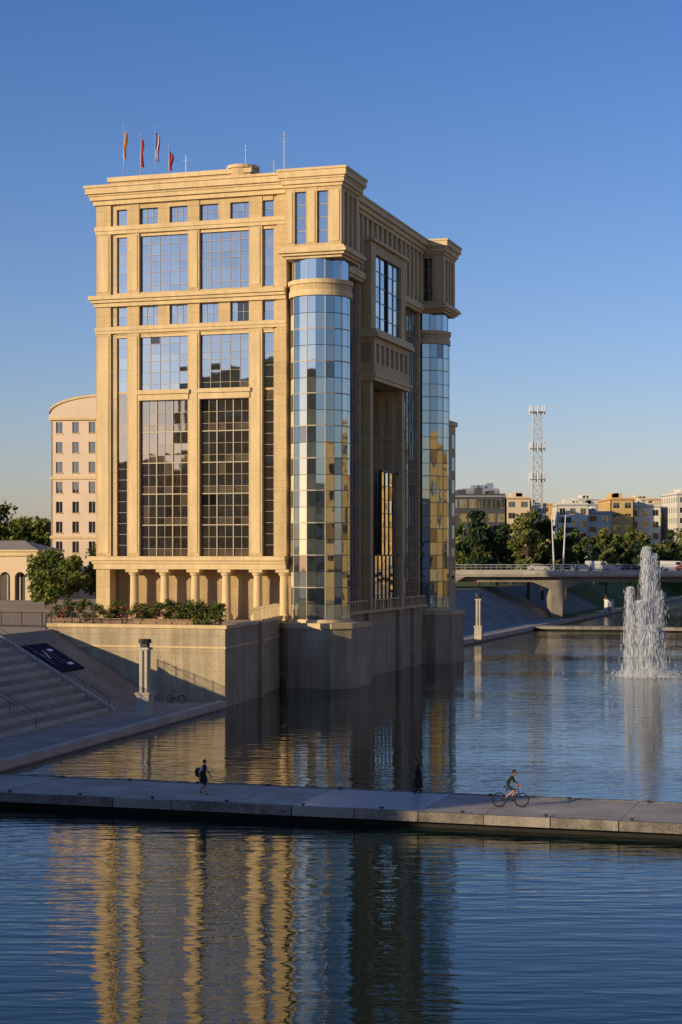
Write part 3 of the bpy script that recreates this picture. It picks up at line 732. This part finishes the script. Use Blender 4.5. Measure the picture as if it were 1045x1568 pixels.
# right bank, beyond the picture edge, mirrored in the glass
for lx,ly,w_,h_,mt in ((100,60,26,26,OCH),(100,95,24,30,CREAM),(100,130,26,24,OCH),(100,165,24,28,CREAM),(100,20,26,24,OCH),(100,200,26,26,OCH),(100,-20,26,30,OCH),(100,-60,26,26,OCH),(100,-95,26,33,OCH),(100,-130,24,27,CREAM)):
    wx,wy=L2W(lx,ly); block('apartment_building',wx-8,wx+8,wy-w_/2,wy+w_/2,5,5+h_,8,4.4,mt,GLD,.28,.45,TILE,TH)
for x0,x1,y0,h_,mt in ((178,212,440,30,OCH),(216,250,432,24,CREAM),(254,290,420,28,OCH)):
    block('apartment_building',x0,x1,y0,y0+15,5,5+h_,8,4.4,mt,GLD,.28,.45,TILE,0)
for x0,x1,h_,mt in ((-70,-38,24,OCH),(-30,4,27,CREAM),(14,40,22,WHITE)):  # unseen row behind the camera, added for dark reflections in the tower glass
    block('apartment_building',x0,x1,-112,-98,5,5+h_,8,3.4,mt,GLD,.5,.5,TILE,0)
block('apartment_building',-117,-70,34,50,6,46,12,3.4,OCH,GLD,.5,.55,TILE,TH)  # unseen block, added and sized to darken reflections in the lower front windows
block('apartment_building',-158,-119,46,62,6,30,8,3.4,CREAM,GLD,.5,.55,TILE,TH)  # unseen, added for the left front window's reflection; kept low to let sun past

m=MB(); H=44.; 
def wd(z): return 1.45-.45*z/H
c=[(-1,-1),(1,-1),(1,1),(-1,1)]
nseg=18
for k in range(nseg):
    z0=H*k/nseg; z1=H*(k+1)/nseg; a,b2=wd(z0),wd(z1)
    for i in range(4):
        p,q2=c[i],c[(i+1)%4]
        m.tube((p[0]*a,p[1]*a,z0),(p[0]*b2,p[1]*b2,z1),.12,STEEL,5)
        m.tube((p[0]*a,p[1]*a,z0),(q2[0]*b2,q2[1]*b2,z1),.06,STEEL,4)
        m.tube((q2[0]*a,q2[1]*a,z0),(p[0]*b2,p[1]*b2,z1),.06,STEEL,4)
        m.tube((p[0]*a,p[1]*a,z0),(q2[0]*a,q2[1]*a,z0),.07,STEEL,4)
for z in (26,34.,43.5):
    m.box(-1.9,1.9,-1.9,1.9,z,z+.2,STEEL)
    for i in range(8):
        a=i*.785; m.tube((2*math.cos(a),2*math.sin(a),z-.5),(2*math.cos(a),2*math.sin(a),z+1.8),.14,FW,6)
for x in (-1,0,1): m.tube((x,0,H),(x,0,H+R.uniform(.8,2)),.06,STEEL,4)
m.obj('lattice_radio_mast',None,(51,450,ZT))

# ================================================================ BRIDGE
m=MB(); BX0,BX1=12,140
m.box(BX0,BX1,-6,6,8.55,9.5,CONC_L); m.box(BX0,BX1,-4.2,4.2,7.5,8.55,CONC)
m.box(BX0,BX1,-6.25,-6.0,8.9,9.75,CONC_L); m.box(BX0,BX1,6.0,6.25,8.9,9.75,CONC_L)
ASP=mat('asphalt',(.05,.05,.052),.9,.2,1); 
m.quad([(BX0,-4.2,9.51),(BX1,-4.2,9.51),(BX1,4.2,9.51),(BX0,4.2,9.51)],ASP)
for px in (42,86,128):
    m.hexa([(px-1.,-3,-1),(px+1.,-3,-1),(px+1.,3,-1),(px-1.,3,-1),(px-1.2,-4,6.0),(px+1.2,-4,6.0),(px+1.2,4,6.0),(px-1.2,4,6.0)],CONC)
    m.hexa([(px-1.2,-4,6.0),(px+1.2,-4,6.0),(px+1.2,4,6.0),(px-1.2,4,6.0),(px-5,-4.3,7.55),(px+5,-4.3,7.55),(px+5,4.3,7.55),(px-5,4.3,7.55)],CONC)
for y in (-6.1,6.1):
    m.tube((BX0,y,10.8),(BX1,y,10.8),.05,STEEL); m.tube((BX0,y,10.3),(BX1,y,10.3),.03,STEEL)
    for k in range(64): m.tube((BX0+2*k,y,9.7),(BX0+2*k,y,10.8),.04,STEEL,4)
m.hexa([(BX0,-6,6.3),(20,-6,6.3),(20,6,6.3),(BX0,6,6.3),(BX0,-6,8.54),(24,-6,8.54),(24,6,8.54),(BX0,6,8.54)],CONC)
m.box(-60,BX0-.01,-6,6,6.3,9.5,CONC)
m.obj('road_bridge',None,(0,340,0))
for x,l in ((41.3,-.5),(43.0,.5)):
    m=MB(); m.tube((0,0,0),(l,0,11),.22,STEEL,8,.1); m.tube((l,0,10.8),(l+1.3*(1 if l>0 else -1),0,11.1),.07,STEEL); m.box(l+(.8 if l>0 else -1.7),l+(1.7 if l>0 else -.8),-.15,.15,11.,11.15,STEEL)
    m.tube((0,0,0),(0,0,.6),.35,STEEL,8)
    m.obj('street_lamp',None,(x,335.2,9.5))
TY=mat('tyre',(.02,.02,.02),.9); 
def car(name,x,y,z,col,s=1.,van=False):
    m=MB(); pm=mat('car_paint',col,.3,.03)
    if van: prof=[(-2.3,.35),(2.3,.35),(2.35,.9),(2.0,1.15),(1.45,2.0),(-2.3,2.05)]
    else: prof=[(-2.1,.35),(2.1,.35),(2.15,.75),(1.9,.9),(1.0,1.0),(.4,1.45),(-.9,1.48),(-1.7,1.0),(-2.1,.95)]
    W=.85; n=len(prof); i=len(m.v); k=m.mi(pm)
    m.v+=[(p[0],-W,p[1]) for p in prof]+[(p[0],W,p[1]) for p in prof]
    m.f.append(tuple(i+j for j in range(n))); m.m.append(k); m.f.append(tuple(i+2*n-1-j for j in range(n))); m.m.append(k)
    for j in range(n): a=(j+1)%n; m.f.append((i+j,i+n+j,i+n+a,i+a)); m.m.append(k)
    for sy in (-1,1):
        y1=sy*(W+.006)
        wp=[(.95,1.0),(.35,1.38),(-.2,1.38),(-.2,1.0)] if not van else [(1.9,1.2),(1.4,1.85),(.5,1.85),(.5,1.2)]
        m.quad([(p[0],y1,p[1]) for p in wp],GLD)
        if not van: m.quad([(p[0],y1,p[1]) for p in [(-.28,1.0),(-.28,1.38),(-.85,1.4),(-1.5,1.0)]],GLD)
        for wx in (-1.3,1.35):
            m.torus((wx,sy*(W-.06),.33),.24,.1,TY,14,6); m.ell((wx,sy*(W-.02),.33),(.2,.05,.2),STEEL,10,6)
    m.quad([(1.02,-.7,1.012),(1.02,.7,1.012),(.46,.65,1.43),(.46,-.65,1.43)],GLD)
    m.obj(name,None,(x,y,z))
for cx_,dy,col,v in ((47.3,-2,(.6,.6,.6),0),(50.7,2,(.65,.65,.62),1),(53.2,-2,(.5,.5,.52),0),(56.6,-2.3,(.04,.04,.05),0),(60.9,-2,(.65,.64,.6),0),(65.5,2,(.7,.7,.68),1),(67.5,-2,(.3,.05,.04),0),(39.0,2,(.5,.5,.48),0)):
    car('van' if v else 'car',cx_,340+dy,9.51,col,1,bool(v))

# ================================================================ FOUNTAIN (fine droplets thrown on ballistic paths)
m=MB(); SPR=mat('water_spray',(.60,.66,.76),.6,.05)
jets=[(0,0,13.6,.14,13000),(.7,.2,12.9,.14,10000),(-1.75,0,9.4,.15,6000),(1.3,.3,9.0,.22,5000),(-.7,-.3,8.0,.26,5500),(.3,-.5,5.5,.45,6500)]
for jx,jy,h,spd,n in jets:
    for _ in range(n):
        hh=h*(1-abs(R.gauss(0,.05))); vv=math.sqrt(2*9.8*hh); T=2*vv/9.8; tt=T*R.random(); 
        a=R.uniform(0,6.28); sp_=abs(R.gauss(0,spd))
        z=vv*tt-4.9*tt*tt
        off=sp_*tt*.9+abs(R.gauss(0,.08))+(.4*R.random()*(1-z/h) if tt>T/2 else 0)
        x=jx+math.cos(a)*off; y=jy+math.sin(a)*off
        vz=vv-9.8*tt; ln=.06+abs(vz)*.025; b_=R.uniform(0,3.14); w_=R.uniform(.005,.013)
        dx,dy=math.cos(b_)*w_,math.sin(b_)*w_
        z0=max(.02,z-ln); m.quad([(x-dx,y-dy,z0),(x+dx,y+dy,z0),(x+dx,y+dy,z+ln),(x-dx,y-dy,z+ln)],SPR)
for _ in range(9000):
    a=R.uniform(0,6.28); r=abs(R.gauss(0,1.7)); z=abs(R.gauss(0,1.1))*math.exp(-r*.4); w_=R.uniform(.01,.025)
    x,y=r*math.cos(a),r*math.sin(a); m.quad([(x-w_,y,z+.02),(x+w_,y,z+.02),(x+w_,y,z+.08),(x-w_,y,z+.08)],SPR)
m.frus(0,0,-.5,.12,.5,.4,METALD,12)
m.obj('fountain_jet',None,(31.8,180,0))

# ================================================================ PEOPLE
SKIN=mat('skin',(.38,.21,.14),.6,.05); HAIR=mat('dark_hair',(.02,.015,.012),.6,.1)
BLK=mat('black_cloth',(.015,.015,.018),.85,.15,4); WHT=mat('white_cloth',(.55,.55,.55),.85,.08,4); JEAN=mat('dark_blue_cloth',(.03,.04,.07),.85,.15,4); SHOE=mat('shoes',(.05,.045,.04),.7,.1); BAGM=mat('bag_fabric',(.02,.02,.022),.8,.15)
def human(name,J,loc,rotz,cl,fem=False,extra=None,hair='short',parent=None):
    root=empty(name,loc,rotz)
    V=[];Rr=[];E=[];idx={};seg=[]
    def add(k,p,r): idx[k]=len(V); V.append(p); Rr.append(r)
    def ed(a,b,lab): E.append((idx[a],idx[b])); seg.append((Vector(V[idx[a]]),Vector(V[idx[b]]),lab))
    add('pel',J['pel'],(.135,.15) if fem else (.12,.145)); add('spi',J['spi'],(.10,.125)); add('che',J['che'],(.115,.16)); add('nek',J['nek'],(.055,.055)); add('hed',J['hed'],(.06,.06))
    ed('pel','spi','torso'); ed('spi','che','torso'); ed('che','nek','torso'); ed('nek','hed','skin')
    for s_ in ('L','R'):
        add('sh'+s_,J['sh'+s_],(.06,.06)); add('el'+s_,J['el'+s_],(.043,.043)); add('wr'+s_,J['wr'+s_],(.028,.028))
        ed('che','sh'+s_,'torso'); ed('sh'+s_,'el'+s_,'uarm'); ed('el'+s_,'wr'+s_,'farm')
        w=Vector(J['wr'+s_]); e=Vector(J['el'+s_]); d=(w-e).normalized()
        side=Vector((1,0,0)) if abs(d.x)<.7 else Vector((0,0,1)); side=(side-d*side.dot(d)).normalized(); nn=d.cross(side)
        pm=w+d*.07; add('pa'+s_,tuple(pm),(.02,.034)); ed('wr'+s_,'pa'+s_,'hand')
        for f in range(4):
            o=(f-1.5)*.02; L=(.07,.08,.075,.058)[f]
            a=pm+side*o+d*.02; b=a+d*L*.5+nn*.008; c=b+d*L*.4+nn*.02
            add(f'f{f}a'+s_,tuple(a),(.0095,.0095)); add(f'f{f}b'+s_,tuple(b),(.009,.009)); add(f'f{f}c'+s_,tuple(c),(.0075,.0075))
            ed('pa'+s_,f'f{f}a'+s_,'hand'); ed(f'f{f}a'+s_,f'f{f}b'+s_,'hand'); ed(f'f{f}b'+s_,f'f{f}c'+s_,'hand')
        a=w+d*.03+side*.03; b=a+side*.03+d*.03; add('t1'+s_,tuple(a),(.012,.012)); add('t2'+s_,tuple(b),(.009,.009)); ed('wr'+s_,'t1'+s_,'hand'); ed('t1'+s_,'t2'+s_,'hand')
        add('hi'+s_,J['hi'+s_],(.095,.095)); add('kn'+s_,J['kn'+s_],(.06,.06)); 
        k=Vector(J['kn'+s_]);an=Vector(J['an'+s_]); cf=k.lerp(an,.3); add('cf'+s_,tuple(cf),(.06,.055)); add('an'+s_,J['an'+s_],(.038,.038)); add('to'+s_,J['to'+s_],(.035,.03))
        ed('pel','hi'+s_,'thigh'); ed('hi'+s_,'kn'+s_,'thigh'); ed('kn'+s_,'cf'+s_,'calf'); ed('cf'+s_,'an'+s_,'calf'); ed('an'+s_,'to'+s_,'foot')
    me=bpy.data.meshes.new(name+'_sk'); me.from_pydata(V,E,[]); ob=bpy.data.objects.new(name+'_sk',me); scene.collection.objects.link(ob)
    md=ob.modifiers.new('s','SKIN'); md.use_smooth_shade=True
    sv=me.skin_vertices[0].data
    for i,r in enumerate(Rr): sv[i].radius=r; sv[i].use_root=(i==0)
    sb=ob.modifiers.new('u','SUBSURF'); sb.levels=1; sb.render_levels=1
    dg=bpy.context.evaluated_depsgraph_get(); dg.update()
    m2=bpy.data.meshes.new_from_object(ob.evaluated_get(dg)); bpy.data.objects.remove(ob)
    ml=[]; 
    m2.materials.clear()
    for k,mm in cl.items():
        if mm not in ml: ml.append(mm); m2.materials.append(mm)
    for p in m2.polygons:
        c=p.center; best=None;bd=9
        for a,b,lab in seg:
            ab=b-a; t=max(0,min(1,(c-a).dot(ab)/max(1e-9,ab.length_squared))); dd=(c-(a+ab*t)).length
            if dd<bd: bd=dd;best=lab
        p.material_index=ml.index(cl[best]); p.use_smooth=True
    bo=bpy.data.objects.new('body',m2); scene.collection.objects.link(bo); bo.parent=root
    h=MB(); c=Vector(J['hed'])+Vector((.015,0,.09))
    def hf(q): return Vector((q.x*(1-.12*max(0,-q.z)),q.y*(1-.28*max(0,-q.z)),q.z))
    h.ell(c,(.095,.075,.12),SKIN,16,12,hf)
    h.hexa([c+Vector(t_) for t_ in ((.085,-.014,-.03),(.118,-.01,-.028),(.118,.01,-.028),(.085,.014,-.03),(.088,-.006,.02),(.094,-.004,.02),(.094,.004,.02),(.088,.006,.02))],SKIN)
    for sy in (-1,1):
        h.ell(c+Vector((.082,sy*.03,.012)),(.012,.012,.008),HAIR,8,5); h.ell(c+Vector((0,sy*.076,0)),(.02,.01,.03),SKIN,8,6)
    h.ell(c+Vector((.083,0,-.058)),(.01,.022,.006),FR,8,5)
    def hh(q): return Vector((min(q.x,.55-.5*max(0,-q.z)),q.y,max(q.z,-.25 if q.x>-.1 else -.6)))
    h.ell(c+Vector((-.012,0,.012)),(.102,.084,.122),HAIR,16,12,hh)
    if hair=='long':
        h.ell(c+Vector((-.07,0,-.1)),(.05,.075,.16),HAIR,12,8)
    h.obj('head',root,smooth=True)
    if extra:
        x_=MB(); extra(x_); x_.obj('clothing_and_bag',root,smooth=True)
    return root
walk=dict(pel=(0,0,.96),spi=(.01,0,1.13),che=(.03,0,1.34),nek=(.05,0,1.49),hed=(.06,0,1.56),
 shL=(.03,.19,1.42),shR=(.03,-.19,1.42),elL=(.1,.25,1.15),wrL=(.25,.22,.98),elR=(-.1,-.25,1.15),wrR=(-.08,-.25,.9),
 hiL=(0,.1,.9),hiR=(0,-.1,.9),knL=(-.02,.1,.5),anL=(-.24,.1,.13),toL=(-.12,.1,.04),knR=(.17,-.1,.5),anR=(.18,-.1,.09),toR=(.34,-.1,.04))
def bag(x_):
    x_.ell((-.24,-.1,1.12),(.19,.16,.24),BAGM,14,10); x_.tube((-.15,-.15,1.3),(.06,.12,1.46),.022,BAGM,6); x_.tube((.06,.12,1.46),(.05,.17,1.2),.02,BAGM,6)
    x_.frus(.005,0,.62,.98,.21,.165,BLK,16)
human('walking_man',walk,(-6.85,86.2,.76),math.radians(-25),dict(torso=BLK,uarm=WHT,farm=SKIN,hand=SKIN,skin=SKIN,thigh=BLK,calf=SKIN,foot=SHOE),extra=bag)
w2=dict(walk); w2.update(elL=(-.02,.24,1.15),wrL=(.12,.2,.97),elR=(-.02,-.24,1.14),wrR=(.1,-.2,.95),knR=(.08,-.09,.5),anR=(.1,-.09,.09),toR=(.25,-.09,.04),knL=(-.03,.09,.5),anL=(-.14,.09,.11),toL=(0,.09,.04),che=(.02,0,1.32))
def dress(x_):
    x_.frus(0,0,.98,1.2,.18,.15,BLK,20); x_.frus(0,0,.38,.98,.24,.18,BLK,20)
human('walking_woman',w2,(3.85,86.3,.76),math.radians(165),dict(torso=BLK,uarm=BLK,farm=BLK,hand=SKIN,skin=SKIN,thigh=BLK,calf=BLK,foot=SHOE),True,dress,'long')

def bicycle(name,loc,rotz,fm,tilt=0):
    m=MB(); RB=TY
    for wx in (-.53,.53):
        m.torus((wx,0,.34),.325,.024,RB,32,6); m.torus((wx,0,.34),.30,.010,METALD,28,4); m.ell((wx,0,.34),(.03,.05,.03),STEEL,8,6)
        for k in range(14):
            a=k*math.pi*2/14; m.tube((wx,0,.34),(wx+.3*math.cos(a),0,.34+.3*math.sin(a)),.0025,METALD,3)
    bb=(-.06,0,.29); st_=(-.2,0,.84); ht=(.36,0,.84); hb=(.4,0,.68); rd=(-.53,0,.34); fd=(.53,0,.34)
    for a,b,r in ((bb,st_,.02),(st_,(.365,0,.82),.02),(bb,hb,.024),(hb,ht,.022),(hb,fd,.016)): m.tube(a,b,r,fm,8)
    for sy in (-.05,.05):
        m.tube((bb[0],sy*.6,bb[2]),(rd[0],sy,rd[2]),.012,fm,6); m.tube((st_[0],sy*.5,st_[2]-.05),(rd[0],sy,rd[2]),.011,fm,6)
    m.tube(st_,(-.235,0,.95),.013,METALD,6); m.ell((-.23,0,.97),(.14,.07,.03),BLK,12,6)
    m.tube(ht,(.35,0,.98),.014,METALD,6); m.tube((.35,0,.98),(.42,0,1.0),.014,METALD,6); m.tube((.42,-.28,1.02),(.42,.28,1.02),.012,METALD,6)
    for sy in (-.25,.25): m.tube((.42,sy,1.02),(.34,sy*1.1,1.02),.015,BLK,6)
    m.torus((bb[0],.06,bb[2]),.09,.008,METALD,20,4)
    m.tube((bb[0],.07,bb[2]),(bb[0]+.16,.09,bb[2]-.06),.01,STEEL,6); m.tube((bb[0],-.07,bb[2]),(bb[0]-.16,-.09,bb[2]+.06),.01,STEEL,6)
    m.box(bb[0]+.11,bb[0]+.21,.09,.19,bb[2]-.075,bb[2]-.05,METALD); m.box(bb[0]-.21,bb[0]-.11,-.19,-.09,bb[2]+.05,bb[2]+.075,METALD)
    m.tube((bb[0],.06,bb[2]+.085),(rd[0],.05,rd[2]+.03),.005,METALD,4); m.tube((bb[0],.06,bb[2]-.085),(rd[0],.05,rd[2]-.03),.005,METALD,4)
    o=m.obj(name,None,loc,rotz); o.rotation_euler[0]=tilt; return o
REDP=mat('red_paint',(.4,.04,.03),.35,.05)
BZ=.765
bicycle('bicycle',(8.03,82.,BZ),math.radians(-6),METALD)
cyc=dict(pel=(-.2,0,1.04),spi=(-.11,0,1.17),che=(.03,0,1.36),nek=(.13,0,1.49),hed=(.17,0,1.55),
 shL=(.06,.18,1.42),shR=(.06,-.18,1.42),elL=(.2,.27,1.18),wrL=(.36,.25,1.06),elR=(.2,-.27,1.18),wrR=(.36,-.25,1.06),
 hiL=(-.18,.1,.99),hiR=(-.18,-.1,.99),knL=(.2,.12,.72),anL=(.06,.13,.34),toL=(.17,.13,.27),knR=(.2,-.12,.82),anR=(-.22,-.13,.47),toR=(-.1,-.13,.40))
human('cyclist',cyc,(8.03,82.,BZ),math.radians(-6),dict(torso=BLK,uarm=BLK,farm=SKIN,hand=SKIN,skin=SKIN,thigh=JEAN,calf=SKIN,foot=SHOE))
bicycle('bicycle',(-13.6,142.9,.51),math.radians(-20),REDP,.12)
for px_ in (44.2,45.7,48.4):
    human('pedestrian',walk,(px_,335.2,9.52),0 if px_<48 else 3.1,dict(torso=R.choice([WHT,BLK,FR]),uarm=BLK,farm=SKIN,hand=SKIN,skin=SKIN,thigh=JEAN,calf=JEAN,foot=SHOE))
m=MB(); m.frus(0,0,0,2.6,1.1,1.1,FW,24); m.frus(0,0,2.6,2.8,1.25,1.2,CONC_L,24); m.box(-.4,.4,-1.13,-1.0,0,2.0,GREY); m.obj('quay_kiosk',None,(56.8,367,.62))

# ================================================================ LIGHT, SKY, CAMERA
EL=math.radians(13.); ax,ay=-.82,-.57; nn=math.hypot(ax,ay); ax/=nn; ay/=nn
sun=bpy.data.lights.new('sun','SUN'); sun.energy=5.0; sun.angle=math.radians(.5); sun.color=(1,.77,.46)
so=bpy.data.objects.new('sun',sun); scene.collection.objects.link(so)
so.rotation_euler=Vector((ax*math.cos(EL),ay*math.cos(EL),math.sin(EL))).to_track_quat('Z','Y').to_euler()
wd_=bpy.data.worlds.new('World'); scene.world=wd_; wd_.use_nodes=True
n=wd_.node_tree.nodes; l=wd_.node_tree.links
sk=n.new('ShaderNodeTexSky'); sk.sky_type='NISHITA'; sk.sun_disc=False; sk.sun_elevation=EL; sk.sun_rotation=math.atan2(ax,ay)
sk.air_density=1.; sk.dust_density=.6; sk.ozone_density=3.; sk.altitude=0
tc=n.new('ShaderNodeTexCoord'); sx=n.new('ShaderNodeSeparateXYZ'); l.new(tc.outputs['Generated'],sx.inputs[0])
rp_=n.new('ShaderNodeValToRGB'); e=rp_.color_ramp.elements
e[0].position=0.; e[0].color=(1.0,.83,.92,1); e[1].position=.33; e[1].color=(.44,.62,.95,1)
k=e.new(.12); k.color=(.76,.76,.98,1)
l.new(sx.outputs[2],rp_.inputs[0])
mx=n.new('ShaderNodeVectorMath'); mx.operation='MULTIPLY'
l.new(sk.outputs[0],mx.inputs[0]); l.new(rp_.outputs[0],mx.inputs[1])
bg=n['Background']; l.new(mx.outputs[0],bg.inputs[0]); bg.inputs[1].default_value=.15
cam=bpy.data.cameras.new('camera'); cam.lens=2650/1568*36; cam.sensor_width=36; cam.shift_y=66/1568; cam.clip_end=9000; cam.clip_start=.5
co=bpy.data.objects.new('camera',cam); scene.collection.objects.link(co); co.location=(0,0,12.7); co.rotation_euler=(math.pi/2,0,0)
scene.camera=co
